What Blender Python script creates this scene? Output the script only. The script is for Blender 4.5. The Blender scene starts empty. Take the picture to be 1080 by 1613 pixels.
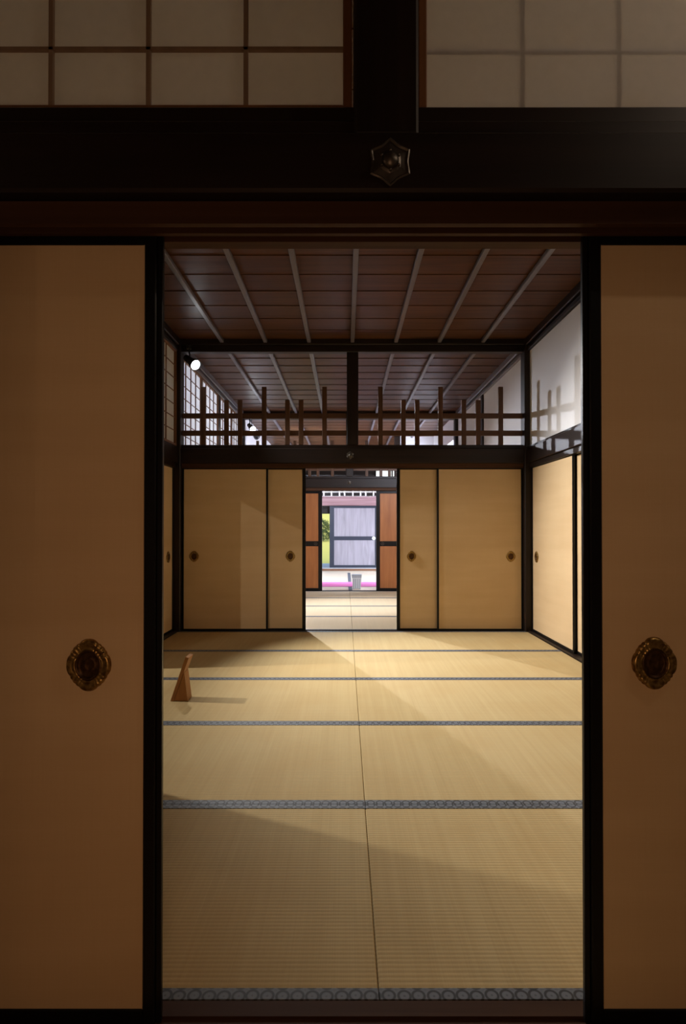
import bpy, math, random
from math import sin, cos, pi, radians
from mathutils import Vector, Matrix
random.seed(4)
S = bpy.context.scene
C = S.collection

# ------------------------------------------------------------------ materials
def nt(name):
    m = bpy.data.materials.new(name); m.use_nodes = True
    t = m.node_tree; b = t.nodes['Principled BSDF']
    return m, t, b
def N(t, kind, **kw):
    n = t.nodes.new(kind)
    for k, v in kw.items():
        if k in n.inputs: n.inputs[k].default_value = v
        else: setattr(n, k, v)
    return n
def L(t, a, b): t.links.new(a, b)
def coords(t, scale, rot=(0, 0, 0), loc=(0, 0, 0)):
    tc = N(t, 'ShaderNodeTexCoord'); mp = N(t, 'ShaderNodeMapping')
    mp.inputs['Scale'].default_value = scale; mp.inputs['Rotation'].default_value = rot
    mp.inputs['Location'].default_value = loc
    L(t, tc.outputs['Object'], mp.inputs['Vector'])
    return mp.outputs['Vector']
def ramp(t, fac, stops):
    r = N(t, 'ShaderNodeValToRGB')
    e = r.color_ramp.elements
    while len(e) > 1: e.remove(e[-1])
    e[0].position = stops[0][0]; e[0].color = (*stops[0][1], 1)
    for p, c in stops[1:]:
        x = e.new(p); x.color = (*c, 1)
    L(t, fac, r.inputs['Fac'])
    return r.outputs['Color']
def mixc(t, fac, a, b, mode='MIX'):
    m = N(t, 'ShaderNodeMix', data_type='RGBA', blend_type=mode)
    for sock, v in ((m.inputs['Factor'], fac), (m.inputs['A'], a), (m.inputs['B'], b)):
        if isinstance(v, (int, float)): sock.default_value = v
        elif isinstance(v, tuple): sock.default_value = (*v, 1)
        else: L(t, v, sock)
    return m.outputs['Result']
def bump(t, b, h, strength=.2, dist=.002):
    bp = N(t, 'ShaderNodeBump'); bp.inputs['Strength'].default_value = strength
    bp.inputs['Distance'].default_value = dist
    L(t, h, bp.inputs['Height']); L(t, bp.outputs['Normal'], b.inputs['Normal'])

def wood(name, c1, c2, axis='x', rough=.45, grain=38, warp=1.0, spec=.5):
    """stained wood, grain running along one axis, with flame figure"""
    m, t, b = nt(name)
    sc = {'x': (1.1, grain, grain), 'y': (grain, 1.1, grain), 'z': (grain, grain, 1.1)}[axis]
    v = coords(t, sc)
    n1 = N(t, 'ShaderNodeTexNoise'); n1.inputs['Scale'].default_value = 1.0
    n1.inputs['Detail'].default_value = 6; n1.inputs['Distortion'].default_value = .6 * warp
    L(t, v, n1.inputs['Vector'])
    sc2 = {'x': (.7, 7, 7), 'y': (7, .7, 7), 'z': (7, 7, .7)}[axis]
    v2 = coords(t, sc2)
    n2 = N(t, 'ShaderNodeTexNoise'); n2.inputs['Scale'].default_value = 1.0
    n2.inputs['Detail'].default_value = 3; n2.inputs['Distortion'].default_value = 1.2
    L(t, v2, n2.inputs['Vector'])
    f = mixc(t, .45, n1.outputs['Color'], n2.outputs['Color'])
    col = ramp(t, f, [(.32, c1), (.5, tuple((a + b_) / 2 for a, b_ in zip(c1, c2))), (.68, c2)])
    L(t, col, b.inputs['Base Color'])
    b.inputs['Roughness'].default_value = rough
    b.inputs['Specular IOR Level'].default_value = spec
    bump(t, b, n1.outputs['Fac'], .25, .0015)
    return m

M = {}
D1, D2 = (.006, .003, .002), (.022, .012, .008)
for a in 'xyz':
    M['dark_' + a] = wood('dark stained wood ' + a, D1, D2, a, .45, spec=.3)
    M['brown_' + a] = wood('brown wood ' + a, (.048, .021, .011), (.125, .060, .030), a, .5, spec=.3)
    M['sill_' + a] = wood('threshold wood ' + a, (.032, .013, .006), (.075, .034, .016), a, .65, spec=.15)
    M['orange_' + a] = wood('orange brown sash wood ' + a, (.12, .045, .014), (.22, .095, .032), a, .5)
M['ceil'] = wood('cedar ceiling boards', (.032, .012, .005), (.112, .046, .018), 'x', .38, 22, 1.4, .15)
M['muntin_x'] = wood('dull lattice wood', (.16, .10, .06), (.28, .19, .12), 'z', .55)
M['batten'] = wood('ceiling batten wood', (.075, .064, .070), (.17, .150, .165), 'y', .36)
M['sugi'] = wood('orange cedar door board', (.25, .080, .018), (.44, .165, .045), 'z', .5, 16, 2.0)
M['pale'] = wood('weathered pale door board', (.13, .115, .13), (.27, .25, .28), 'z', .6, 14, 2.0)
M['pinkbeam'] = wood('washed reddish beam wood', (.16, .075, .08), (.30, .18, .19), 'x', .6)
M['palebar'] = wood('pale lattice wood', (.5, .46, .44), (.68, .64, .62), 'z', .6)
M['stand'] = wood('honey coloured stand wood', (.26, .10, .022), (.42, .19, .05), 'z', .5, 30)
M['step'] = wood('brown step wood', (.10, .045, .022), (.2, .1, .05), 'x', .5)

def simple(name, col, rough=.5, metal=0., spec=.5, coat=0.):
    m, t, b = nt(name)
    b.inputs['Base Color'].default_value = (*col, 1); b.inputs['Roughness'].default_value = rough
    b.inputs['Metallic'].default_value = metal; b.inputs['Specular IOR Level'].default_value = spec
    if coat: b.inputs['Coat Weight'].default_value = coat
    n = N(t, 'ShaderNodeTexNoise'); n.inputs['Scale'].default_value = 30
    L(t, coords(t, (1, 1, 1)), n.inputs['Vector'])
    c = mixc(t, n.outputs['Fac'], tuple(x * .88 for x in col), tuple(min(1, x * 1.1) for x in col))
    L(t, c, b.inputs['Base Color'])
    return m
M['lacquer'] = simple('black lacquer', (.005, .0045, .005), .34, spec=.25)
M['blueframe'] = simple('blue black lacquer', (.017, .022, .035), .35)
M['black'] = simple('black lamp housing', (.012, .012, .013), .4)
M['white'] = simple('white plastic', (.72, .75, .78), .4)
M['greyband'] = simple('grey plastic', (.42, .46, .52), .4)
M['silver'] = simple('pale metal handle', (.85, .85, .82), .35, .3)
M['iron'] = simple('dark cast metal', (.10, .085, .07), .42, .8)
M['rug'] = simple('pink felt', (.62, .17, .36), .95, spec=.1)
M['grass'] = simple('lawn', (.60, .50, .11), .95, spec=.1)
M['leaf'] = simple('shrub foliage', (.07, .09, .03), .9, spec=.1)
M['stone'] = simple('grey stone sill', (.30, .32, .34), .7)

def plaster(name, col):
    m, t, b = nt(name)
    n = N(t, 'ShaderNodeTexNoise'); n.inputs['Scale'].default_value = 3; n.inputs['Detail'].default_value = 6
    L(t, coords(t, (1, 1, 1)), n.inputs['Vector'])
    c = mixc(t, n.outputs['Fac'], tuple(x * .93 for x in col), col)
    L(t, c, b.inputs['Base Color']); b.inputs['Roughness'].default_value = .85
    n2 = N(t, 'ShaderNodeTexNoise'); n2.inputs['Scale'].default_value = 160
    L(t, coords(t, (1, 1, 1)), n2.inputs['Vector']); bump(t, b, n2.outputs['Fac'], .12)
    return m
M['plaster'] = plaster('white plaster', (.72, .70, .70))

def fusuma_mat():
    m, t, b = nt('ochre woven door paper')
    v = coords(t, (1, 1, 1))
    # slub weave: fine horizontal and vertical threads plus broad faint bands
    nh = N(t, 'ShaderNodeTexNoise'); nh.inputs['Scale'].default_value = 1; nh.inputs['Detail'].default_value = 4
    L(t, coords(t, (6, 6, 420)), nh.inputs['Vector'])
    nv = N(t, 'ShaderNodeTexNoise'); nv.inputs['Scale'].default_value = 1; nv.inputs['Detail'].default_value = 4
    L(t, coords(t, (420, 420, 6)), nv.inputs['Vector'])
    nb = N(t, 'ShaderNodeTexNoise'); nb.inputs['Scale'].default_value = 1; nb.inputs['Detail'].default_value = 2
    L(t, coords(t, (.9, .9, 9)), nb.inputs['Vector'])
    nc = N(t, 'ShaderNodeTexNoise'); nc.inputs['Scale'].default_value = 2.2; nc.inputs['Detail'].default_value = 5
    L(t, v, nc.inputs['Vector'])
    w = mixc(t, .5, nh.outputs['Color'], nv.outputs['Color'])
    base = mixc(t, w, (.60, .425, .235), (.70, .53, .32))
    base = mixc(t, ramp(t, nb.outputs['Fac'], [(.35, (0, 0, 0)), (.7, (.28,) * 3)]), base, (.48, .32, .16))
    base = mixc(t, ramp(t, nc.outputs['Fac'], [(.42, (0, 0, 0)), (.75, (.25,) * 3)]), base, (.5, .33, .17))
    L(t, base, b.inputs['Base Color']); b.inputs['Roughness'].default_value = .7
    b.inputs['Specular IOR Level'].default_value = .25
    bump(t, b, w, .25, .0006)
    return m
M['paper'] = fusuma_mat()

def tatami_mat(axis='x', pale_mix=0):
    """rush weave: ribs every 15 mm across the mat width, fine rush streaks"""
    m, t, b = nt('woven rush ' + axis)
    wv = N(t, 'ShaderNodeTexWave'); wv.wave_type = 'BANDS'; wv.bands_direction = 'Y' if axis == 'x' else 'X'
    wv.inputs['Scale'].default_value = 21; wv.inputs['Distortion'].default_value = .35
    wv.inputs['Detail'].default_value = 1; wv.inputs['Detail Scale'].default_value = 3
    L(t, coords(t, (1, 1, 1)), wv.inputs['Vector'])
    s = (330, 1.4, 1) if axis == 'x' else (1.4, 330, 1)
    n1 = N(t, 'ShaderNodeTexNoise'); n1.inputs['Scale'].default_value = 1; n1.inputs['Detail'].default_value = 3
    L(t, coords(t, s), n1.inputs['Vector'])
    s = (34, .8, 1) if axis == 'x' else (.8, 34, 1)
    n2 = N(t, 'ShaderNodeTexNoise'); n2.inputs['Scale'].default_value = 1; n2.inputs['Detail'].default_value = 4
    L(t, coords(t, s), n2.inputs['Vector'])
    n3 = N(t, 'ShaderNodeTexNoise'); n3.inputs['Scale'].default_value = 2.5; n3.inputs['Detail'].default_value = 4
    L(t, coords(t, (1, 1, 1)), n3.inputs['Vector'])
    f = mixc(t, .5, n1.outputs['Color'], n2.outputs['Color'])
    c = ramp(t, f, [(.25, (.43, .31, .14)), (.5, (.49, .365, .175)), (.75, (.55, .425, .215))])
    c = mixc(t, .16, c, ramp(t, wv.outputs['Fac'], [(0, (.18, .12, .05)), (.4, (.6, .46, .26)), (1, (.62, .48, .27))]))
    c = mixc(t, ramp(t, n3.outputs['Fac'], [(.45, (0, 0, 0)), (.75, (.3,) * 3)]), c, (.43, .28, .11))
    if pale_mix: c = mixc(t, pale_mix, c, (.66, .58, .50))
    L(t, c, b.inputs['Base Color']); b.inputs['Roughness'].default_value = .72
    b.inputs['Specular IOR Level'].default_value = .12
    bump(t, b, wv.outputs['Fac'], .35, .0015)
    return m
M['rush_x'] = tatami_mat('x'); M['rush_y'] = tatami_mat('y')
M['rush_pale_y'] = tatami_mat('y', .6); M['rush_light_x'] = tatami_mat('x', .32)  # second room mats: cool lamp light painted in as a paler rush colour

def heri_mat():
    """grey blue cloth border woven with small dark scroll rosettes"""
    m, t, b = nt('grey patterned border cloth')
    vo = N(t, 'ShaderNodeTexVoronoi'); vo.feature = 'F1'; vo.inputs['Scale'].default_value = 1
    vo.inputs['Randomness'].default_value = .12
    L(t, coords(t, (28, 28, 1)), vo.inputs['Vector'])
    ring = ramp(t, vo.outputs['Distance'], [(0, (.2,) * 3), (.12, (.85,) * 3), (.3, (.8,) * 3), (.36, (.04,) * 3), (.47, (.06,) * 3), (.53, (.9,) * 3), (.75, (.6,) * 3)])
    n = N(t, 'ShaderNodeTexNoise'); n.inputs['Scale'].default_value = 260
    L(t, coords(t, (1, 1, 1)), n.inputs['Vector'])
    c = mixc(t, ring, (.020, .022, .026), (.17, .19, .225))
    c = mixc(t, .25, c, n.outputs['Color'], 'MULTIPLY')
    L(t, c, b.inputs['Base Color']); b.inputs['Roughness'].default_value = .6
    return m
M['heri'] = heri_mat()

def brass_mat(name, c1, c2, rough):
    m, t, b = nt(name)
    n = N(t, 'ShaderNodeTexNoise'); n.inputs['Scale'].default_value = 90; n.inputs['Detail'].default_value = 5
    L(t, coords(t, (1, 1, 1)), n.inputs['Vector'])
    L(t, ramp(t, n.outputs['Fac'], [(.35, c1), (.65, c2)]), b.inputs['Base Color'])
    b.inputs['Metallic'].default_value = .85; b.inputs['Roughness'].default_value = rough
    bump(t, b, n.outputs['Fac'], .2, .0006)
    return m
M['brass'] = brass_mat('aged brass', (.14, .075, .02), (.42, .27, .085), .34)
M['brassdark'] = brass_mat('tarnished brass', (.05, .022, .01), (.12, .06, .025), .45)

def washi(name, col=(.80, .78, .74), tr=.55):
    m = bpy.data.materials.new(name); m.use_nodes = True; t = m.node_tree
    t.nodes.remove(t.nodes['Principled BSDF'])
    out = t.nodes['Material Output']
    n = N(t, 'ShaderNodeTexNoise'); n.inputs['Scale'].default_value = 40; n.inputs['Detail'].default_value = 5
    L(t, coords(t, (1, 1, 1)), n.inputs['Vector'])
    c = mixc(t, n.outputs['Fac'], tuple(x * .9 for x in col), col)
    d = N(t, 'ShaderNodeBsdfDiffuse'); tb = N(t, 'ShaderNodeBsdfTranslucent'); mx = N(t, 'ShaderNodeMixShader')
    mx.inputs['Fac'].default_value = tr
    L(t, c, d.inputs['Color']); L(t, c, tb.inputs['Color'])
    L(t, d.outputs[0], mx.inputs[1]); L(t, tb.outputs[0], mx.inputs[2]); L(t, mx.outputs[0], out.inputs['Surface'])
    return m
M['washi'] = washi('white shoji paper')

def emit(name, col, s):
    m, t, b = nt(name)
    b.inputs['Base Color'].default_value = (*col, 1)
    b.inputs['Emission Color'].default_value = (*col, 1); b.inputs['Emission Strength'].default_value = s
    return m
M['bulb'] = emit('lit lamp lens', (.93, .97, 1.0), 22)

# ------------------------------------------------------------------ mesh helpers
class MB:
    def __init__(s): s.v = []; s.f = []
    def add(s, vs, fs):
        o = len(s.v); s.v += [tuple(p) for p in vs]; s.f += [tuple(i + o for i in f) for f in fs]
        return s
    def box(s, x0, y0, z0, x1, y1, z1, ch=0.0):
        """box, optionally with chamfered edges"""
        x0, x1 = min(x0, x1), max(x0, x1); y0, y1 = min(y0, y1), max(y0, y1); z0, z1 = min(z0, z1), max(z0, z1)
        if ch <= 0:
            return s.add([(x0,y0,z0),(x1,y0,z0),(x1,y1,z0),(x0,y1,z0),(x0,y0,z1),(x1,y0,z1),(x1,y1,z1),(x0,y1,z1)],
                         [(3,2,1,0),(4,5,6,7),(0,1,5,4),(1,2,6,5),(2,3,7,6),(3,0,4,7)])
        c = min(ch, (x1-x0)*.45, (y1-y0)*.45, (z1-z0)*.45)
        vs, idx = [], {}
        for sx in (0, 1):
            for sy in (0, 1):
                for sz in (0, 1):
                    X = (x0, x1)[sx]; Y = (y0, y1)[sy]; Z = (z0, z1)[sz]
                    ix = X + (c if sx == 0 else -c); iy = Y + (c if sy == 0 else -c); iz = Z + (c if sz == 0 else -c)
                    for ax, p in (('x', (X, iy, iz)), ('y', (ix, Y, iz)), ('z', (ix, iy, Z))):
                        idx[(sx, sy, sz, ax)] = len(vs); vs.append(p)
        F = []
        g = lambda a, b_, c_, ax: idx[(a, b_, c_, ax)]
        for k in (0, 1):
            q = [g(k,0,0,'x'), g(k,1,0,'x'), g(k,1,1,'x'), g(k,0,1,'x')]; F.append(q if k else q[::-1])
            q = [g(0,k,0,'y'), g(1,k,0,'y'), g(1,k,1,'y'), g(0,k,1,'y')]; F.append(q[::-1] if k else q)
            q = [g(0,0,k,'z'), g(1,0,k,'z'), g(1,1,k,'z'), g(0,1,k,'z')]; F.append(q if k else q[::-1])
        for a in (0, 1):
            for b_ in (0, 1):
                q = [g(a,b_,0,'x'), g(a,b_,0,'y'), g(a,b_,1,'y'), g(a,b_,1,'x')]; F.append(q if (a ^ b_) else q[::-1])
                q = [g(a,0,b_,'x'), g(a,0,b_,'z'), g(a,1,b_,'z'), g(a,1,b_,'x')]; F.append(q[::-1] if (a ^ b_) else q)
                q = [g(0,a,b_,'y'), g(0,a,b_,'z'), g(1,a,b_,'z'), g(1,a,b_,'y')]; F.append(q if (a ^ b_) else q[::-1])
        for a in (0, 1):
            for b_ in (0, 1):
                for c_ in (0, 1):
                    q = [g(a,b_,c_,'x'), g(a,b_,c_,'y'), g(a,b_,c_,'z')]; F.append(q if (a + b_ + c_) % 2 else q[::-1])
        return s.add(vs, F)
    def profile(s, pts, axis, a0, a1):
        """extrude a closed 2D profile along x or y; pts are (other, z)"""
        n = len(pts)
        mk = (lambda a, p: (a, p[0], p[1])) if axis == 'x' else (lambda a, p: (p[0], a, p[1]))
        vs = [mk(a0, p) for p in pts] + [mk(a1, p) for p in pts]
        fs = [(i, (i+1) % n, n + (i+1) % n, n + i) for i in range(n)]
        fs += [tuple(range(n))[::-1], tuple(range(n, 2*n))]
        return s.add(vs, fs)
    def lathe(s, prof, n=24, mat=Matrix()):
        vs, fs = [], []
        for r, z in prof:
            for k in range(n):
                a = 2*pi*k/n; vs.append(mat @ Vector((r*cos(a), r*sin(a), z)))
        for i in range(len(prof)-1):
            for k in range(n):
                fs.append((i*n+k, i*n+(k+1) % n, (i+1)*n+(k+1) % n, (i+1)*n+k))
        fs.append(tuple(range(n))[::-1]); fs.append(tuple(range((len(prof)-1)*n, len(prof)*n)))
        return s.add(vs, fs)
    def obj(s, name, mat, parent=None, loc=None, smooth=False, origin=None):
        me = bpy.data.meshes.new(name)
        vs = s.v
        if origin is not None:
            o = Vector(origin); vs = [tuple(Vector(p) - o) for p in vs]
        me.from_pydata(vs, [], s.f); me.validate(); 
        import bmesh
        bm = bmesh.new(); bm.from_mesh(me); bmesh.ops.recalc_face_normals(bm, faces=bm.faces); bm.to_mesh(me); bm.free()
        me.materials.append(M[mat] if isinstance(mat, str) else mat)
        if smooth:
            for p in me.polygons: p.use_smooth = True
        ob = bpy.data.objects.new(name, me); C.objects.link(ob)
        if parent: ob.parent = parent
        if origin is not None: ob.location = origin
        if loc is not None: ob.location = loc
        return ob

def tag(o, label, cat, group=None, kind=None):
    if label: o['label'] = label
    if cat: o['category'] = cat
    if group: o['group'] = group
    if kind: o['kind'] = kind
    return o
def thing(name, label, cat, loc=(0, 0, 0), rz=0, group=None):
    o = bpy.data.objects.new(name, None); C.objects.link(o); o.location = loc; o.rotation_euler = (0, 0, rz)
    o.empty_display_size = .1
    return tag(o, label, cat, group)
def struct(name, mb, mat, label=None):
    o = mb.obj(name, mat); o['kind'] = 'structure'
    if label: o['label'] = label
    return o
def dup(root, loc, rz, label, group=None):
    def cp(o, par):
        c = o.copy(); C.objects.link(c)
        if par: c.parent = par
        for ch in list(kids.get(o.name, [])): cp(ch, c)
        return c
    kids = {}
    for o in bpy.data.objects:
        if o.parent: kids.setdefault(o.parent.name, []).append(o)
    r = cp(root, None); r.location = loc; r.rotation_euler = (0, 0, rz); r['label'] = label
    if group: r['group'] = group
    return r

# ------------------------------------------------------------------ key dimensions (metres, camera at origin, looking along +y)
XL, XR = -1.82, 1.985          # mat edges of the rooms in line
XC = .083                      # seam between left and right mats
YA, YB0, YB1 = 1.225, 1.351, 6.081     # near room mats end / middle room mats
YC0, YC1 = 6.175, 9.88
YD0, YD1 = 10.02, 14.40
ZF = 1.785                     # underside of the grooved head rails
ZN = 2.0                       # top of the head beams
ZP = 3.06                      # top of the upper openings
ZC = 3.19                      # ceiling
FX_L, FX_R = XL - .045, XR + .045      # side-wall sliding door faces

# ------------------------------------------------------------------ floor, ceilings
struct('floor', MB().box(-6.4, -5, -.12, 4.2, 14.4, -.062), 'step')
def ceiling(x0, x1, y0, y1, gap=True):
    b = MB(); n = round((y1 - y0) / .315); w = (y1 - y0) / n
    for k in range(n):
        a = y0 + k*w; d = random.uniform(-.003, .003); xs = [x0, x1]
        # every board laps the next one
        b.profile([(a, ZC + .002), (a + w + .012, ZC + .0075 + d*.4), (a + w + .012, ZC + .022), (a, ZC + .017)], 'x', x0, x1)
    o = struct('ceiling', b, 'ceil')
    step = (XR - XL) / 8
    k = -12
    while XL + k*step < x1 - .05:
        x = XL + k*step
        if x > x0 + .05 and abs(x - XL) > .05 and abs(x - XR) > .05:
            bb = MB().box(x-.021, y0, ZC-.034, x+.021, y1, ZC+.004, .005)
            bb.obj('batten', 'batten', o)
        k += 1
    return o
ceiling(XL-.06, XR+.06, YB0-.03, YB1+.03)
ceiling(XL-.06, XR+.06, YC0-.03, YC1+.03)
ceiling(XL-.06, XR+.06, YD0-.03, YD1)
ceiling(XL-.06, XR+.06, -3.6, YA+.03)

# ------------------------------------------------------------------ tatami mats
def mat_thing(x0, x1, y0, y1, along, label, group):
    t = thing('tatami_mat', label, 'tatami mat', ((x0+x1)/2, (y0+y1)/2, -.06), 0, group)
    hx, hy = (x1-x0)/2 - .0009, (y1-y0)/2 - .0006
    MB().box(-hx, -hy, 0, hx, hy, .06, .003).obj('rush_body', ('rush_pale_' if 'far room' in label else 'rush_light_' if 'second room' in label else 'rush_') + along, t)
    w = .034
    for s in (-1, 1):
        b = MB()
        if along == 'x': b.box(-hx-.0003, s*hy-s*w, .05, hx+.0003, s*(hy+.0004), .0618, .0012)
        else: b.box(s*hx-s*w, -hy-.0003, .05, s*(hx+.0004), hy+.0003, .0618, .0012)
        b.obj('cloth_border', 'heri', t)
    return t
ordn = ['nearest the front threshold', 'second from the front threshold', 'in the middle row', 'in the fourth row back', 'in the farthest row by the back sliding doors']
W = (YB1 - YB0)/5
for k in range(5):
    for s, (x0, x1) in (('left', (XL, XC)), ('right', (XC, XR))):
        extra = ' under the small wooden stand' if (s == 'left' and k == 2) else ''
        mat_thing(x0, x1, YB0+k*W, YB0+(k+1)*W, 'x', f'{s} tatami mat {ordn[k]} of the main room', 'tatami mats of the main room')
ordc = ['nearest row beyond the sliding doors', 'second row beyond the sliding doors', 'third row beyond the sliding doors', 'last row before the wooden board doors']
W2 = (YC1 - YC0)/4
for k in range(4):
    for s, (x0, x1) in (('left', (XL, XC)), ('right', (XC, XR))):
        mat_thing(x0, x1, YC0+k*W2, YC0+(k+1)*W2, 'x', f'{s} tatami mat of the second room, {ordc[k]}', 'tatami mats of the second room')
for r, (y0, y1) in enumerate(((YD0+.02, YD0+1.92), (YD0+1.92, YD0+3.82))):
    for s, (x0, x1) in (('left', (.10-.95, .10)), ('right', (.10, 1.05))):
        mat_thing(x0, x1, y0, y1, 'y', f'lengthwise {s} tatami mat of the far room, ' + ('in front of the board doors threshold' if r == 0 else 'behind the pink runner'), 'tatami mats of the far room')
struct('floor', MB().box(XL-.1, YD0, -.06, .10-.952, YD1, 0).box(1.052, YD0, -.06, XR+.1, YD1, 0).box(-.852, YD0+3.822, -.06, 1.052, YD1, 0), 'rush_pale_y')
struct('floor', MB().box(XL-.1, -3.6, -.06, XR+.1, YA, 0), 'rush_x')
struct('floor', MB().box(-6.2, -3.6, -.06, FX_L-.2, 10.0, 0), 'rush_y')

# ------------------------------------------------------------------ thresholds, head rails, head beams, posts
trim_n = [0]
def trim(mb, mat, label=None):
    trim_n[0] += 1
    return struct(f'trim_{trim_n[0]}', mb, mat, label)
def grooved(y0, y1, grooves, z_face, z_back, depth, x0, x1, mat):
    """grooved rail along x; groove faces towards z_face side"""
    d = depth if z_back > z_face else -depth
    pts = [(y0, z_face)]
    for a, b_ in grooves: pts += [(a, z_face), (a, z_face+d), (b_, z_face+d), (b_, z_face)]
    pts += [(y1, z_face), (y1, z_back), (y0, z_back)]
    return trim(MB().profile(pts, 'x', x0, x1), mat)
# (front track, back track) offsets
T_NEAR = (1.283, 1.305); T_NEAR2 = (1.245, 1.267)
T_BC = (6.118, 6.140); T_BC2 = (6.146, 6.168)
T_CD = (9.918, 9.944); T_CD2 = (9.954, 9.980)
for (y0, y1, ta, tb) in ((YA+.001, YB0-.001, T_NEAR, T_NEAR2), (YB1+.001, YC0-.001, T_BC, T_BC2), (YC1+.001, YD0-.001, T_CD, T_CD2)):
    e = .002
    ta, tb = sorted((ta, tb))
    gr = [(ta[0]-e, ta[1]+e), (tb[0]-e, tb[1]+e)]
    grooved(y0, y1, gr, 0.0, -.06, .006, XL-.03, XR+.03, 'sill_x' if y0 < 2 else 'dark_x')
    gd = [(ta[0]-e, ta[1]+e), (tb[0]-e, tb[1]+e)]
    zz = ZF + (.027 if y0 < 2 else 0)
    grooved(y0+(.002 if y0 < 2 else .012), y1-.010, gd, zz, zz+.05, .014, XL-.02, XR+.02, 'sill_x')
def head_beam_x(yf, yb, zf=ZF, x0=XL-.03, x1=XR+.03, mat='dark_x', post=True):
    """nageshi on both faces of a wall running along x"""
    b = MB(); b.box(x0, yf-.004, zf+.052, x1, yf+.04, ZN, .006); b.box(x0, yb-.04, zf+.052, x1, yb+.004, ZN, .006)
    b.box(x0, yf+.04, zf+.052, x1, yb-.04, ZN-.004)
    b.box(x0, yf+.018, ZN, x1, yb-.018, ZN+.04, .004)   # ledge under the transom
    return trim(b, mat)
head_beam_x(YA-.02, YB0, ZF+.032)
trim(MB().box(XL-.03, YA+.03, ZN, XR+.03, YB0-.02, 2.096, .005), 'dark_x')
head_beam_x(YB1, YC0)
head_beam_x(YC1, YD0)
def upper_beam_x(yf, yb, mat='dark_x'):
    trim(MB().box(XL-.02, yf, ZP, XR+.02, yb, ZP+.075, .005).box(XL-.02, yf-.015, ZP+.075, XR+.02, yb+.015, ZC+.06, .006), mat)
upper_beam_x(YB1+.006, YC0-.006); upper_beam_x(YC1+.02, YD0-.02); upper_beam_x(YA+.02, YB0-.02)
# full height corner posts and the side beams
for y0, y1 in ((YA-.005, YB0-.02), (YB1-.03, YC0+.02), (YC1-.0, YD0+.0)):
    trim(MB().box(XL-.12, y0, 0, XL+.030, y1, ZC, .008), 'dark_z')
    trim(MB().box(XR-.028, y0, 0, XR+.12, y1, ZC, .008), 'dark_z')
for y in (8.12,):
    trim(MB().box(XL-.11, y-.055, ZN, XL-.008, y+.055, ZC, .006), 'dark_z')
    trim(MB().box(XR+.008, y-.055, ZN, XR+.11, y+.055, ZC, .006), 'dark_z')
# short posts above the head beams
trim(MB().box(XC-.062, YB1+.012, ZN+.04, XC+.064, YC0-.012, ZP, .006), 'dark_z')
trim(MB().box(XC-.062, YC1+.03, ZN+.04, XC+.064, YD0-.03, ZP, .006), 'dark_z')
trim(MB().box(.02, YA-.012, ZN+.0, .162, YB0-.02, ZP+.08, .006), 'dark_z')
# side walls of the main and second room: threshold, head rail, beam, ceiling rail
def side_frame(y0, y1, side, shoji=False):
    s = -1 if side == 'left' else 1; xe = XL if s < 0 else XR
    a = lambda d: xe + s*d
    b = MB().box(a(.002), y0, -.06, a(.14), y1, .012, .003)
    trim(b, 'dark_y')
    trim(MB().box(a(.02), y0, ZF, a(.14), y1, ZF+.05, .002), 'dark_y')
    trim(MB().box(a(-.004), y0, ZF+.05, a(.15), y1, ZN, .006).box(a(.012), y0, ZN, a(.13), y1, ZN+.022, .004), 'dark_y')
    trim(MB().box(a(-.002), y0, ZP, a(.15), y1, ZP+.045, .004).box(a(-.02), y0, ZP+.06, a(.15), y1, ZC+.03, .008).box(a(.03), y0, ZP+.04, a(.15), y1, ZP+.062), 'batten' if y0 > 6 else 'dark_y')
for side in ('left', 'right'):
    side_frame(YB0-.02, YB1-.03, side); side_frame(YC0+.02, YC1, side)
# white plaster above the right-hand beams
struct('wall_right', MB().box(XR+.03, YB0-.1, ZN, XR+.12, YC0-.05, ZP), 'plaster')
struct('wall_right', MB().box(XR+.03, YC0-.03, ZN, XR+.12, YC1+.05, ZP), 'plaster')
# outer blocking wall behind the right-hand sliding doors
struct('wall_right', MB().box(XR+.15, -3.7, -.1, XR+.25, YD0+.0, ZC+.1), 'plaster')

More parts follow.
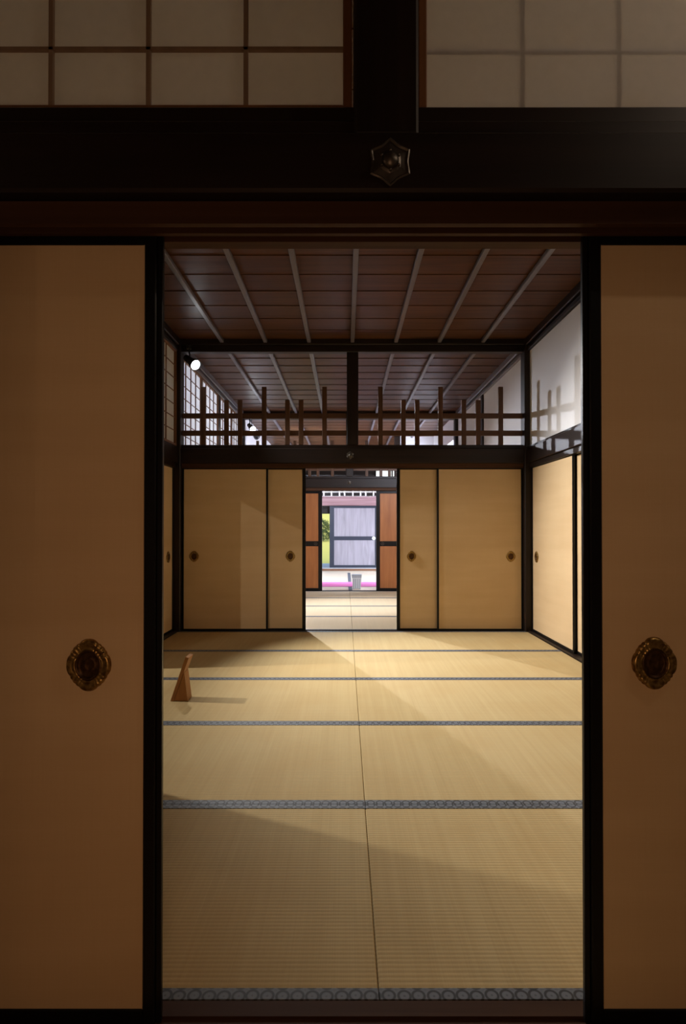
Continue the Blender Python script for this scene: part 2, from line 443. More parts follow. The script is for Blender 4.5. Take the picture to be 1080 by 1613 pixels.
# ------------------------------------------------------------------ shoji transom windows
win_n = [0]
def shoji(y0, y1, z0, z1, x, cols, rows, axis='y', paper_front=False, frame='orange', fw=.03, mw=.009, mh=.005, rowpitch=None, muntin=None):
    """a small sash. axis 'y': lies in a plane x=const, else in a plane y=x"""
    win_n[0] += 1
    fa, fb = ('orange_y', 'orange_z') if axis == 'y' else ('orange_x', 'orange_z')
    def bx(m, u0, w0, u1, w1, d0, d1, c=0):
        if axis == 'y': m.box(x+d0, u0, w0, x+d1, u1, w1, c)
        else: m.box(u0, x+d0, w0, u1, x+d1, w1, c)
        return m
    fr = MB()
    bx(fr, y0, z0, y0+fw, z1, 0, .028, .002); bx(fr, y1-fw, z0, y1, z1, 0, .028, .002)
    bx(fr, y0+fw, z0, y1-fw, z0+fw*.6, 0, .028, .002); bx(fr, y0+fw, z1-fw*.6, y1-fw, z1, 0, .028, .002)
    o = struct(f'window_{win_n[0]}', fr, fb)
    dd = (.012, .021) if not paper_front else (.012, .021)
    k = MB(); a, b_ = y0+fw, y1-fw; c0, c1 = z0+fw*.6, z1-fw*.6
    for i in range(1, cols):
        u = a+(b_-a)*i/cols; bx(k, u-mw/2, c0, u+mw/2, c1, *dd)
    if rowpitch:
        z = c0 + rowpitch
        while z < c1 - .03:
            bx(k, a, z-mh/2, b_, z+mh/2, *dd); z += rowpitch
    else:
        for i in range(1, rows):
            z = c0+(c1-c0)*i/rows; bx(k, a, z-mh/2, b_, z+mh/2, *dd)
    k.obj('muntins', muntin or fb, o)
    p = MB(); pd = (.0215, .0222) if not paper_front else (.0108, .0115)
    bx(p, a-.004, c0-.004, b_+.004, c1+.004, *pd)
    p.obj('paper', 'washi', o)
    return o
# left walls: lattice faces the room (towards +x), paper outside
def side_shoji(y0, y1, n, x):
    w = (y1-y0)/n
    for i in range(n):
        o = shoji(y0+i*w, y0+(i+1)*w-.0005, ZN+.021, ZP+.001, 0, 4, 7, 'y', fw=.038, mw=.023, mh=.008)
        for q in [o]: q.scale = (-1, 1, 1); q.location = (x, 0, 0)
side_shoji(YB0-.021, YB1-.029, 4, XL-.01)
side_shoji(YC0+.019, 8.066, 2, XL-.01)
side_shoji(8.174, YC1+.001, 2, XL-.01)
# front wall: the sash to the left has its lattice towards us, the other one its paper
PW = 4*.2265 + .04
for x0 in (.016-PW, .016-2*PW-.002):
    shoji(x0, x0+PW, 2.100, ZP-.02, 1.272, 4, 7, 'x', False, rowpitch=.1408, fw=.020, mw=.010, mh=.007, muntin='muntin_x')
for x0 in (.171, .171+PW+.002):
    shoji(x0, x0+PW, 2.100, ZP-.02, 1.288, 4, 7, 'x', True, rowpitch=.1408, fw=.020, mw=.010, mh=.007, muntin='muntin_x')

# ------------------------------------------------------------------ fusuma sliding doors
def hikite(parent, x, z, y=0, s=1.0):
    """lobed oval brass pull: scalloped plate with recessed cup. lies in the xz plane facing -y"""
    n = 144; rings = []
    def rad(a):
        # four broad lobes with small scallops between them
        q = (a % (pi/2)); q = min(q, pi/2-q)       # 0 at lobe centre .. pi/4 between
        if q < .46: r = 1.0 - .085*(q/.46)**3
        else: r = .915 + .026*abs(sin((q-.46)/(pi/4-.46)*pi*1.5))
        return r
    prof = [(1.0, .000), (1.0, .0035), (.95, .0075), (.86, .0085), (.74, .0070), (.66, .0062), (.60, .0085)]
    b = MB(); vs = []; fs = []
    for fr, h in prof:
        for k in range(n):
            a = 2*pi*k/n; r = fr*(rad(a) if fr > .62 else (1 + (rad(a)-1)*.2))
            qq = a % (pi/2); qq = min(qq, pi/2-qq)
            flute = -.0022*(1-abs(sin((qq-.46)/(pi/4-.46)*pi*1.5)))  if (.7 < fr < .97 and qq > .46) else 0
            vs.append((.051*r*s*cos(a), -(h*1.3+flute)*s, .060*r*s*sin(a)))
    for i in range(len(prof)-1):
        for k in range(n): fs.append((i*n+k, i*n+(k+1) % n, (i+1)*n+(k+1) % n, (i+1)*n+k))
    # inner edge goes down to the door surface
    i0 = (len(prof)-1)*n; o = len(vs)
    for k in range(n):
        a = 2*pi*k/n; vs.append((.051*.57*s*cos(a), -.0005, .060*.57*s*sin(a)))
    for k in range(n): fs.append((i0+k, i0+(k+1) % n, o+(k+1) % n, o+k))
    b.add(vs, fs)
    pl = b.obj('handle_plate', 'brass', parent, (x, y, z), smooth=True)
    c = MB(); n2 = 48; cp = [(.585, .0085), (.545, .0098), (.505, .0085), (.49, .001), (.47, .0005), (.25, .0008), (.22, .0016), (.19, .0008), (.02, .0010)]
    vs = []; fs = []
    for r, h in cp:
        for k in range(n2):
            a = 2*pi*k/n2; vs.append((.051*r*s*cos(a), -h*s, .060*r*s*sin(a)))
    for i in range(len(cp)-1):
        for k in range(n2): fs.append((i*n2+k, i*n2+(k+1) % n2, (i+1)*n2+(k+1) % n2, (i+1)*n2+k))
    fs.append(tuple(range((len(cp)-1)*n2, len(cp)*n2)))
    c.add(vs, fs); c.obj('handle_cup', 'brassdark', pl, smooth=True)
    return pl

def fusuma(label, width, height, handle=None, lip=None, hz=.83, group=None, rail_b=.038, rail_t=.026, st=.028):
    """local frame: origin at floor centre, door spans x, front faces -y, thickness .020"""
    t = thing('sliding_screen', label, 'sliding door', group=group); t['kind'] = 'thing'
    h = width/2; T = .020
    wl = st; 
    MB().box(-h+st-.004, .004, rail_b-.004, h-st+.004, T-.004, height-rail_t+.004).obj('paper_panel', 'paper', t)
    for s in (-1, 1):
        b = MB().box(s*h, 0, 0, s*(h-st), T, height, .003)
        b.obj('stile', 'lacquer', t)
    MB().box(-h+st, .0008, 0.0, h-st, T-.0008, rail_b, .002).obj('bottom_rail', 'lacquer', t)
    MB().box(-h+st, .0008, height-rail_t, h-st, T-.0008, height, .002).obj('top_rail', 'lacquer', t)
    if lip:
        MB().box(lip*h, .007, .0, lip*(h+.013), T+.001, height-.001, .002).obj('meeting_strip', 'lacquer', t)
    if handle is not None: hikite(t, handle, hz, .004)
    return t
HB = ZF + .010
def place(t, x, y, z=0.0, rz=0): t.location = (x, y, z); t.rotation_euler = (0, 0, rz); return t
zb = -.004
# near wall (seen from the near room): centre doors in the front track
HN = ZF+.027+.012
G1 = 'sliding doors of the front opening'
wN = .95
eL, eR = -.4365, .566
place(fusuma('large ochre paper door left of the front opening, brass pull near its right edge', wN, HN, handle=wN/2-.153, lip=1, group=G1, hz=.826), eL-wN/2, T_NEAR[0]+.001, zb)
place(fusuma('large ochre paper door right of the front opening, brass pull near its left edge', wN, HN, handle=-wN/2+.146, lip=-1, group=G1, hz=.83), eR+wN/2, T_NEAR[0]+.001, zb)
place(fusuma('outer left ochre sliding door of the front wall, by the left corner post', .96, HN, group=G1), XL+.03+.48, T_NEAR2[0]+.001, zb)
place(fusuma('outer right ochre sliding door of the front wall, by the right corner post', .96, HN, group=G1), XR-.03-.48, T_NEAR2[0]+.001, zb)
# back wall of the main room
G2 = 'sliding doors at the back of the main room'
wB = .945
place(fusuma('wide ochre sliding door at the left end of the back wall, by the corner post', wB, HB, handle=-wB/2+.135, group=G2, rail_b=.026, rail_t=.018, st=.021, hz=.82), XL+.030+wB/2, T_BC[0]+.001, zb)
place(fusuma('half-hidden ochre sliding door forming the left side of the back opening', wB, HB, handle=wB/2-.155, lip=1, group=G2, rail_b=.026, rail_t=.018, st=.024, hz=.82), -.446-wB/2, T_BC2[0]+.001, zb)
place(fusuma('half-hidden ochre sliding door forming the right side of the back opening', wB, HB, handle=-wB/2+.150, lip=-1, group=G2, rail_b=.026, rail_t=.018, st=.024, hz=.82), .585+wB/2, T_BC2[0]+.001, zb)
place(fusuma('wide ochre sliding door at the right end of the back wall, by the corner post', wB, HB, handle=wB/2-.135, group=G2, rail_b=.026, rail_t=.018, st=.021, hz=.82), XR-.028-wB/2, T_BC[0]+.001, zb)
# right wall of the main room (doors face -x): local -y -> world -x means rz = -90deg
G3 = 'sliding doors of the right wall'
ys = [YB1-.03-.55, 4.38, 3.17, 1.975]
labs = ['brightly lit cream sliding door at the far end of the right wall, with pull',
        'brightly lit cream sliding door second from the far end, cut by the front door edge',
        'cream sliding door third from the far end of the right wall', 'cream sliding door nearest the front threshold on the right wall']
for i, y in enumerate(ys):
    t = fusuma(labs[i], 1.1 if i == 0 else 1.2, HB-.012, handle=(-.55+.145 if i == 0 else None), group=G3, rail_b=.026, rail_t=.018, st=.026, hz=.81)
    # rz=-90: local x -> world -y ; local -y -> world -x
    place(t, FX_R - (.0 if i in (0, 3) else -.03) , y, .012, -pi/2)
# local +x maps to world -y with rz=-90, so handle at local -x is at far (+y) side
G4 = 'sliding doors of the left wall'
# left wall: faces +x -> rz=+90: local x -> world y ; local -y -> world +x
for i, (y, dx, h, lab) in enumerate(((YB1-.03-.60, 0, .6-.165, 'ochre sliding door at the far end of the left wall, a thin strip'),
                          (5.03, .03, None, 'ochre sliding door slid behind the far left wall door'),
                          (2.28, 0, None, 'ochre sliding door on the left wall beside the gap, near side'), (1.96, .03, None, 'ochre sliding door nearest the front threshold on the left wall'))):
    t = fusuma(lab, 1.2, HB-.012, handle=h, group=G4, rail_b=.026, rail_t=.018, st=.026, hz=.81)
    place(t, FX_L - dx, y, .012, pi/2)
# lower side walls of the second room (not in view except from the side): closed doors
for k in range(4):
    t = fusuma(f'ochre sliding door of the second room right wall, panel {["nearest the main room","second along","third along","next to the board doors"][k]}', .93, HB-.012, group='sliding doors of the second room', rail_b=.026, rail_t=.018, st=.024)
    place(t, FX_R + (.03 if k % 2 else 0), YC0+.03+.455+k*.91, .012, -pi/2)
    t = fusuma(f'ochre sliding door of the second room left wall, panel {["nearest the main room","second along","third along","next to the board doors"][k]}', .93, HB-.012, group='sliding doors of the second room', rail_b=.026, rail_t=.018, st=.024)
    place(t, FX_L - (.03 if k % 2 else 0), YC0+.03+.455+k*.91, .012, pi/2)

# ------------------------------------------------------------------ cedar board doors
def ring_pull(parent, x, z):
    b = MB(); n, m2 = 28, 8
    R, r = .026, .004; vs, fs = [], []
    for i in range(n):
        for j in range(m2):
            a = 2*pi*i/n; c = 2*pi*j/m2
            vs.append(((R+r*cos(c))*cos(a), -.006-r*sin(c), (R+r*cos(c))*sin(a)))
    for i in range(n):
        for j in range(m2): fs.append((i*m2+j, ((i+1) % n)*m2+j, ((i+1) % n)*m2+(j+1) % m2, i*m2+(j+1) % m2))
    b.add(vs, fs); b.lathe([(.011, 0), (.011, .004), (.006, .008), (.001, .009)], 16, Matrix.Rotation(pi/2, 4, 'X'))
    b.obj('ring_pull', 'iron', parent, (x, 0, z), smooth=True)
def board_door(label, width, height, handle, frame='lacquer', board='sugi', st=.068, top=.055, bot=.055, mid=(.80, .89), T=.026, pull='ring', group=None):
    t = thing('wooden_screen', label, 'sliding door', group=group); t['kind'] = 'thing'
    h = width/2
    for s in (-1, 1): MB().box(s*h, 0, 0, s*(h-st), T, height, .003).obj('stile', frame, t)
    MB().box(-h+st, .001, 0, h-st, T-.001, bot, .002).obj('bottom_rail', frame, t)
    MB().box(-h+st, .001, height-top, h-st, T-.001, height, .002).obj('top_rail', frame, t)
    MB().box(-h+st, .001, mid[0], h-st, T-.001, mid[1], .002).obj('middle_rail', frame, t)
    MB().box(-h+st-.004, .010, mid[1]-.004, h-st+.004, T-.008, height-top+.004).obj('upper_board', board, t)
    MB().box(-h+st-.004, .010, bot-.004, h-st+.004, T-.008, mid[0]+.004).obj('lower_board', board, t)
    if pull == 'ring': ring_pull(t, handle, (mid[0]+mid[1])/2)
    else:
        b = MB().lathe([(.043, 0), (.045, .004), (.041, .009), (.036, .006), (.02, .005), (.001, .005)], 28, Matrix.Rotation(pi/2, 4, 'X'))
        b.obj('round_pull', 'silver', t, (handle, 0, (mid[0]+mid[1])/2), smooth=True)['label'] = 'round white metal pull'
    return t
G5 = 'cedar board doors behind the second room'
wD = .94
place(board_door('orange cedar board door with black frame, left of the far opening', wD, HB, wD/2-.115, group=G5), -.405-wD/2, T_CD[0]+.001, zb)
place(board_door('orange cedar board door with black frame, right of the far opening', wD, HB, -wD/2+.11, group=G5), .557+wD/2, T_CD[0]+.001, zb)
place(board_door('outer left cedar board door beside the corner post', wD, HB, -wD/2+.11, group=G5), XL+.03+wD/2, T_CD2[0]+.001, zb)
place(board_door('outer right cedar board door beside the corner post', wD, HB, wD/2-.11, group=G5), XR-.028-wD/2, T_CD2[0]+.001, zb)

# ------------------------------------------------------------------ lattice transoms
def transom(label, yc, x0, x1, bars, z0, mat='brown'):
    t = thing('lattice_transom', label, 'transom', ((x0+x1)/2, yc, z0), 0, None)
    ox = (x0+x1)/2
    for i, (za, zb_) in enumerate(((.103, .160), (.294, .350))):
        MB().box(x0-ox, -.012, za, x1-ox, .014, zb_, .003).obj('rail', mat + '_x', t)
    for x, tall in bars:
        MB().box(x-.026-ox, -.024, 0, x+.026-ox, .004, .64 if tall else .495, .004).obj('bar', mat + '_z', t)
    return t
lb = [(-1.559, 1), (-1.303, 0), (-1.153, 0), (-.888, 1), (-.632, 0), (-.482, 0), (-.224, 1)]
rb = [(.390, 1), (.643, 0), (.794, 0), (1.051, 1), (1.307, 0), (1.464, 0), (1.712, 1)]
for yc, nm in ((6.128, 'at the back of the main room'), (9.95, 'above the cedar board doors')):
    transom(f'open wooden lattice transom {nm}, left of the middle post', yc, XL+.031, XC-.063, lb, ZN+.041)
    transom(f'open wooden lattice transom {nm}, right of the middle post', yc, XC+.065, XR-.029, rb, ZN+.041)

# ------------------------------------------------------------------ hexagonal nail covers
def nail_cover(label, x, y, z, s):
    t = thing('nail_cover', label, 'nail cover', (x, y, z), 0, 'hexagonal metal nail covers on the beams')
    b = MB(); vs = []; n = 48
    def hexr(a, sharp=1.0):
        q = ((a - pi/2) % (pi/3)); q = min(q, pi/3-q)    # 0 at the points
        return 1.0 - .20*sin(min(1, q/(pi/6))*pi/2)*sharp
    prof = [(1, 0), (1, .05), (.93, .09), (.85, .03), (.5, .10), (.40, .16)]
    for fr, h in prof:
        for k in range(n):
            a = 2*pi*k/n; r = fr*hexr(a, 1 if fr > .6 else .4)
            vs.append((r*s*cos(a), -h*s, r*s*1.08*sin(a)))
    fs = []
    for i in range(len(prof)-1):
        for k in range(n): fs.append((i*n+k, i*n+(k+1) % n, (i+1)*n+(k+1) % n, (i+1)*n+k))
    fs.append(tuple(range((len(prof)-1)*n, len(prof)*n)))
    b.add(vs, fs); b.obj('plate', 'iron', t)
    c = MB().lathe([(.33*s, .14*s), (.36*s, .2*s), (.26*s, .30*s), (.12*s, .37*s), (.02*s, .40*s)], 20, Matrix.Rotation(pi/2, 4, 'X'))
    for k in range(6):
        a = pi/6 + k*pi/3
        c.lathe([(.07*s, 0.1*s), (.06*s, .2*s), (.01*s, .24*s)], 8, Matrix.Translation((.42*s*cos(a), 0, .42*s*sin(a))) @ Matrix.Rotation(pi/2, 4, 'X'))
    c.obj('boss', 'iron', t, smooth=True)
nail_cover('large dark hexagonal nail cover on the front head beam', .098, YA-.0225, 1.932, .050)
nail_cover('small hexagonal nail cover on the head beam of the main room back wall', XC-.025, YB1-.0025, 1.922, .042)
nail_cover('tiny hexagonal nail cover on the head beam above the board doors', XC-.01, YC1-.0025, 1.925, .042)

# ------------------------------------------------------------------ spotlights on the beams
def aim(o, target):
    d = Vector(target) - Vector(o.location); o.rotation_euler = d.to_track_quat('-Z', 'Y').to_euler()
def spot(label, bulb, target, mount, power, cone, col=(1, 1, 1), blend=.4, size=.03, gscale=1.0):
    """can spotlight: its lens centre sits at `bulb` and faces `target`; a bracket reaches `mount` above"""
    t = thing('spotlight', label, 'spotlight', bulb, 0, 'clip-on spotlights')
    d = (Vector(target)-Vector(bulb)).normalized()
    R = d.to_track_quat('Z', 'Y').to_matrix().to_4x4()
    k = gscale
    MB().lathe([(.020*k, -.165*k), (.030*k, -.155*k), (.033*k, -.10*k), (.036*k, -.07*k), (.050*k, -.025*k), (.053*k, .004*k), (.047*k, .004*k), (.044*k, -.012*k)], 28, R).obj('housing', 'black', t, smooth=True)
    MB().lathe([(.043*k, -.010*k), (.043*k, .004*k), (.034*k, .014*k), (.018*k, .020*k), (.002*k, .022*k)], 28, R).obj('lens', 'bulb', t, smooth=True)['label'] = 'glowing white lens'
    m = Vector(mount)-Vector(bulb); q = R @ Vector((0, 0, -.09*k))
    b = MB()
    v = m-q; Rm = v.to_track_quat('Z', 'Y').to_matrix().to_4x4(); Rm.translation = q
    b.lathe([(.008, 0), (.008, v.length)], 10, Rm)
    b.lathe([(.028, -.02), (.028, .02)], 14, Matrix.Translation(m))
    b.obj('bracket', 'black', t)
    ld = bpy.data.lights.new('spot_beam', 'SPOT'); ld.energy = power; ld.spot_size = radians(cone); ld.spot_blend = blend
    ld.color = col; ld.shadow_soft_size = size
    lo = bpy.data.objects.new('beam', ld); C.objects.link(lo); lo.location = tuple(Vector(bulb)+d*.05)
    aim(lo, target); lo['kind'] = 'structure'
    return t
COOL = (.76, .84, 1.0); NEUT = (1.0, .93, .82); WARM = (1.0, .66, .36)
spot('lit black spotlight under the top beam in the main room, far left corner', (-1.60, 5.95, 2.875), (1.72, 3.75, .15), (-1.70, 6.06, 3.10), 1020, 77, (1.0, .98, .95), .9, gscale=1.18)
spot('lit black spotlight in the second room, far left corner above the board doors', (-1.606, 9.70, 2.843), (.85, 6.4, .15), (-1.70, 9.88, 3.07), 1050, 77, (.86, .90, 1.0), .8, gscale=1.15)
spot('lit spotlight in the far room, lower and just beyond the board doors', (-1.64, 10.40, 2.82), (.6, 14.5, .7), (-1.70, 10.05, 3.08), 800, 96, COOL, .4, gscale=1.15)

def light(kind, loc, target, energy, col, **kw):
    ld = bpy.data.lights.new('lamp', kind); ld.energy = energy; ld.color = col
    for k, v in kw.items(): setattr(ld, k, v)
    o = bpy.data.objects.new('lamp_light', ld); C.objects.link(o); o.location = loc; aim(o, target); o['kind'] = 'structure'
    return o
# lamp of the adjoining left room, shining through the open gap in the left wall
light('SPOT', (-4.6, 4.1, 3.0), (-1.4, 3.85, .1), 460, (1.0, .93, .84), spot_size=radians(58), spot_blend=.2, shadow_soft_size=.03)
light('POINT', (-4.6, -1.66, 3.0), (0, 4, 0), 200, (1.0, .93, .84), shadow_soft_size=.03)
# lamp of the near room, high on the right
light('SPOT', (1.6, 6.45, 2.9), (-.1, 9.4, .4), 520, (.84, .87, 1.0), spot_size=radians(78), spot_blend=.6, shadow_soft_size=.05)
light('POINT', (1.45, .80, 2.8), (0, 1, 0), 9.5, (1.0, .78, .58), shadow_soft_size=.02)
light('POINT', (-1.72, .93, 1.75), (0, 1, 0), 1.6, (1.0, .60, .34), shadow_soft_size=.01)
light('AREA', (-.02, -.15, .98), (-.02, 1.3, .9), 3.2, (1.0, .57, .33), shape='DISK', size=.25)  # added fill behind the camera to brighten the near doors, no real fixture
# daylight outside the paper windows of the second room
light('AREA', (-2.9, 8.0, 2.5), (-1.8, 8.0, 2.5), 125, (.68, .76, 1.0), shape='RECTANGLE', size=3.4, size_y=1.2)
# daylight entering the far room through its open side
light('AREA', (3.0, 11.9, 1.0), (0, 12.1, 1.9), 480, (.72, .79, 1.0), shape='RECTANGLE', size=3.2, size_y=2.6)

# ------------------------------------------------------------------ shells of the rooms that enclose the light
struct('wall_left', MB().box(-6.4, -3.7, -.1, -6.3, 10.1, ZC+.1), 'plaster')
struct('wall_left', MB().box(-6.3, 6.12, -.06, XL-.12, 6.2, ZC+.05), 'plaster')  # added unseen partition, keeps the window light out of the left wall gap
struct('wall_left', MB().box(-6.3, 10.0, -.1, XL-.12, 10.1, ZC+.1).box(-6.3, -3.7, -.1, XL-.12, -3.6, ZC+.1), 'plaster')
struct('ceiling', MB().box(-6.3, -3.6, ZC, XL-.15, 10.0, ZC+.06), 'ceil')
struct('wall_back', MB().box(XL-.2, -3.7, -.1, XR+.2, -3.6, ZC+.1), 'plaster')
struct('wall_left', MB().box(XL-.15, -3.6, -.06, XL-.05, YA-.006, ZC+.1), 'plaster')
struct('ceiling', MB().box(-6.5, -3.8, ZC+.10, XR+.3, YD1+2.4, ZC+.16), 'dark_x')

# ------------------------------------------------------------------ far room
struct('wall_left', MB().box(XL-.14, YD0, 0, XL-.02, YD1, ZC), 'plaster')
b = MB().box(XR+.02, YD0, 1.90, XR+.14, YD1+.1, 2.02).box(XR+.02, YD0, 2.75, XR+.14, YD1+.1, ZC).box(XR+.02, YD0, 0, XR+.14, YD0+.25, ZC).box(XR+.02, 13.9, 0, XR+.14, YD1+.1, ZC)
struct('wall_right', b, 'plaster')
trim(MB().box(XR+.0, YD0, ZF, XR+.15, YD1, 1.95), 'dark_y')
# white partition with a dark post, right-hand side of the far room
trim(MB().box(1.12, 12.55, ZN, 1.25, 12.68, ZC, .006), 'dark_z')
struct('wall_back', MB().box(1.25, 12.58, ZN, XR+.02, 12.64, ZC), 'plaster')
# runner
tag(MB().box(XL+.15, 10.60, .0022, XR-.15, 11.47, .008, .002).obj('runner_rug', 'rug'), 'pink felt runner laid across the far room floor', 'rug')
# step and far partition
yE = 14.5
trim(MB().box(XL-.1, yE-.08, -.06, XR+.1, yE+.02, .058, .004), 'step')
trim(MB().box(XL-.1, yE-.06, .058, XR+.1, yE+.10, .078, .002), 'stone')
trim(MB().box(XL-.1, yE-.06, 1.695, XR+.1, yE+.08, 1.885, .006).box(XL-.1, yE-.075, 1.885, XR+.1, yE+.08, 1.93, .004), 'pinkbeam')
trim(MB().box(XL-.1, yE-.04, 2.72, XR+.1, yE+.08, ZC, .004), 'brown_x')
place(board_door('pale weathered board door in a blue-black frame at the end of the rooms', 1.30, 1.615, .498, frame='blueframe', board='pale', st=.118, top=.062, bot=.068, mid=(.715, .815), T=.03, pull='round'), .252, yE+.0, .078)
d = bpy.data.objects[-1]
t = thing('lattice_transom', 'pale lattice transom above the weathered board door', 'transom', (0, yE, 1.93))
for x in (-1.6, -1.4, -1.2, -1.0, -.85, -.70, -.549, -.349, -.14, -.008, .207, .408, .542, .744, .93, 1.10, 1.3, 1.5, 1.7):
    MB().box(x-.02, -.02, 0, x+.02, .0, .50 if x in (-.349, .744, 1.3, -1.2) else .36, .003).obj('bar', 'palebar', t)
for z0_, z1_ in ((0, .018), (.115, .138)):
    MB().box(XL+.02, .0, z0_, XR-.02, .018, z1_, .002).obj('rail', 'palebar', t)
comb = []; x = XL+.05
while x < XR-.07:
    comb += [(x, .115), (x, .102), (x+.02, .102), (x+.02, .115)]; x += .042
comb = [(a, z) for a, z in comb]; comb += [(comb[-1][0], .117), (comb[0][0], .117)]
n = len(comb)
MB().add([(a, .002, z) for a, z in comb] + [(a, .014, z) for a, z in comb], [(i, (i+1) % n, n+(i+1) % n, n+i) for i in range(n)] + [tuple(range(n))[::-1], tuple(range(n, 2*n))]).obj('comb_strip', 'palebar', t)
# small white box on the far floor
t = thing('floor_box', 'small white tapered box with a grey top band on the far room floor', 'box', (.215, 10.22, .0018))
def taper(w0, w1, d0, d1, z0, z1):
    vs = [(-w0, -d0, z0), (w0, -d0, z0), (w0, d0, z0), (-w0, d0, z0), (-w1, -d1, z1), (w1, -d1, z1), (w1, d1, z1), (-w1, d1, z1)]
    return MB().add(vs, [(3,2,1,0),(4,5,6,7),(0,1,5,4),(1,2,6,5),(2,3,7,6),(3,0,4,7)])
taper(.072, .088, .05, .06, .012, .215).obj('body', 'white', t)
taper(.090, .092, .062, .064, .212, .268).obj('top_band', 'greyband', t)
for x in (-.055, -.02, .02, .055):
    taper(.007, .008, .003, .003, .02, .19).obj('rib', 'greyband', t, (x*1.0, -.056, 0))
for sx in (-1, 1): MB().box(sx*.06-.012, -.045, 0, sx*.06+.012, .045, .014).obj('foot', 'greyband', t)

# ------------------------------------------------------------------ veranda and garden
struct('floor', MB().box(-4, yE+.02, -.06, 4.2, 16.5, .058), 'stone')
trim(MB().box(-4, 16.45, 1.53, 4.2, 16.6, 2.25, .01), 'dark_x')
struct('wall_back', MB().box(-.15, 16.46, .058, 4.2, 16.56, 1.53).box(-4, 16.46, 2.25, .9, 16.56, ZC+.1).box(2.9, 16.46, 2.25, 4.2, 16.56, ZC+.1), 'dark_x')
win_n[0] += 1
fr = MB(); 
for x in (.9, 1.4, 1.9, 2.4, 2.9): fr.box(x-.02, 16.46, 2.25, x+.02, 16.5, ZC+.1)
wo = struct(f'window_{win_n[0]}', fr, 'dark_z')
MB().box(.9, 16.5, 2.25, 2.9, 16.502, ZC+.1).obj('paper', 'washi', wo)
light('AREA', (1.9, 17.1, 2.8), (1.9, 16.5, 2.75), 60, (.85, .92, 1.0), shape='RECTANGLE', size=2, size_y=1)
# ground slopes up into a bank
g = MB(); nx, ny = 36, 40; vs = []; fs = []
for j in range(ny):
    for i in range(nx):
        x = -16 + 32*i/(nx-1); y = 16.7 + 26*j/(ny-1)
        u = max(0, (y-18)/10); z = -.12 + 1.35*min(1.6, u)**1.25 + .05*sin(x*1.7)*sin(y*1.3)
        vs.append((x, y, z))
for j in range(ny-1):
    for i in range(nx-1): fs.append((j*nx+i, j*nx+i+1, (j+1)*nx+i+1, (j+1)*nx+i))
o = g.add(vs, fs).obj('lawn', 'grass', smooth=True); tag(o, 'yellow-green lawn bank of the garden seen beside the far door', 'lawn', kind='stuff')
def shrub(label, x, y, z, r, seed):
    rnd = random.Random(seed); b = MB()
    t = thing('shrub', label, 'shrub', (x, y, z), 0, 'garden shrubs')
    for k in range(1500):
        th = rnd.uniform(0, 2*pi); ph = math.acos(rnd.uniform(-.4, 1)); rr = r*(rnd.uniform(.55, 1)**.5)*(1+.18*sin(3*th+seed)*sin(2*ph))
        p = Vector((rr*sin(ph)*cos(th), rr*sin(ph)*sin(th), r*.55+rr*cos(ph)*.9))
        s = r*.075
        u = Vector((rnd.gauss(0, 1), rnd.gauss(0, 1), rnd.gauss(0, 1))).normalized(); w = u.orthogonal().normalized()
        b.add([p-u*s, p+w*s*.5, p+u*s, p-w*s*.5], [(0, 1, 2, 3)])
    b.obj('foliage', 'leaf', t)
    MB().lathe([(.07*r, -.15), (.05*r, r*.4), (.03*r, r*.9)], 10).obj('stem', 'brown_z', t)
def gz(y): return -.12 + 1.35*min(1.6, max(0, (y-18)/10))**1.25
for i, (x, y, r) in enumerate(((-1.12, 26.0, .42), (-.92, 23.5, .36))):
    shrub(['dark clipped shrub high on the bank beside the far door', 'dark clipped shrub lower on the bank beside the far door', 'large shrub on the bank left of the others', 'shrub on the bank hidden behind the far door'][i], x, y, gz(y), r, i+3)

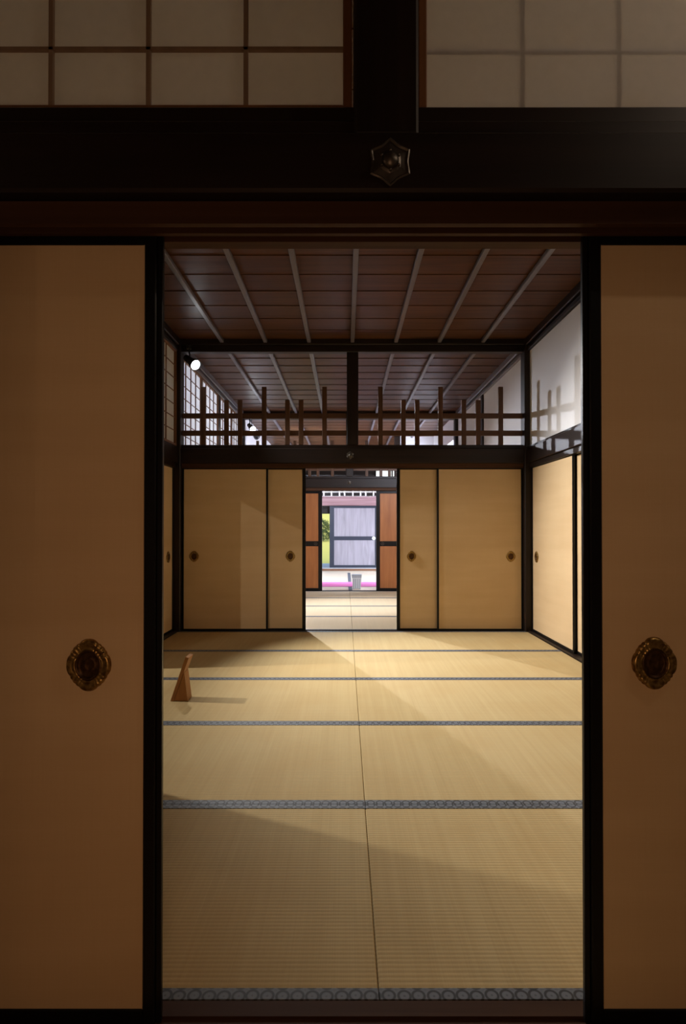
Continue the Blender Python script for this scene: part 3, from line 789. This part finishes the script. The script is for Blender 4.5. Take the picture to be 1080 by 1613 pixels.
# ------------------------------------------------------------------ little wooden stand
t = thing('wooden_stand', 'small leaning wooden sign stand on the mats at the left', 'stand', (-1.14, 3.70, .0018))
h, lean, th, dp = .285, .098, .021, .105
b = MB().add([(0, -dp/2, 0), (th, -dp/2, 0), (lean+th, -dp/2, h-.004), (lean, -dp/2, h+.003), (0, dp/2, 0), (th, dp/2, 0), (lean+th, dp/2, h-.004), (lean, dp/2, h+.003)],
             [(0,1,2,3), (7,6,5,4), (0,3,7,4), (1,5,6,2), (2,6,7,3), (0,4,5,1)])
b.obj('face_board', 'stand', t)
b = MB()
top = .185
x_at = lambda z: th + lean*z/h
for (y0, y1) in ((-dp/2+.004, -dp/2+.020), (dp/2-.020, dp/2-.004)):
    P = [(x_at(0)+.001, 0), (.112, 0), (x_at(top)+.004, top)]
    b.add([(x, y0, z) for x, z in P] + [(x, y1, z) for x, z in P], [(0,1,2), (5,4,3), (0,3,4,1), (1,4,5,2), (2,5,3,0)])
P0 = [(.100, 0), (.112, 0), (x_at(top)+.004, top), (x_at(top)-.004, top)]
b.add([(x, -dp/2+.02, z) for x, z in P0] + [(x, dp/2-.02, z) for x, z in P0], [(0,1,2,3), (7,6,5,4), (0,4,5,1), (1,5,6,2), (2,6,7,3), (3,7,4,0)])
b.obj('back_support', 'stand', t)

# ------------------------------------------------------------------ world, camera, view
w = bpy.data.worlds.new('World'); S.world = w; w.use_nodes = True
wt = w.node_tree; bg = wt.nodes['Background']
sky = wt.nodes.new('ShaderNodeTexSky'); sky.sky_type = 'NISHITA'; sky.sun_elevation = radians(48); sky.sun_rotation = radians(140)
sky.sun_intensity = .25; sky.sun_disc = False
wt.links.new(sky.outputs[0], bg.inputs['Color']); bg.inputs['Strength'].default_value = .6

cam = bpy.data.cameras.new('camera'); co = bpy.data.objects.new('camera', cam); C.objects.link(co)
F = 877.0
cam.sensor_fit = 'VERTICAL'; cam.sensor_height = 36; cam.sensor_width = 24
cam.lens = F/1613*36
pitch = .5
co.location = (0, 0, 1.14); co.rotation_euler = (radians(90+pitch), 0, 0)
cam.shift_x = -3/1613; cam.shift_y = (23.5 - F*math.tan(radians(pitch)))/1613
cam.clip_start = .02; cam.clip_end = 200
S.camera = co
S.view_settings.view_transform = 'Standard'; S.view_settings.look = 'None'
S.view_settings.gamma = 1; S.view_settings.exposure = 0; S.view_settings.use_curve_mapping = False
S.cycles.use_denoising = True
try: S.cycles.denoiser = 'OPENIMAGEDENOISE'
except Exception: pass
S.cycles.max_bounces = 8; S.cycles.diffuse_bounces = 5; S.cycles.glossy_bounces = 3; S.cycles.sample_clamp_indirect = 4
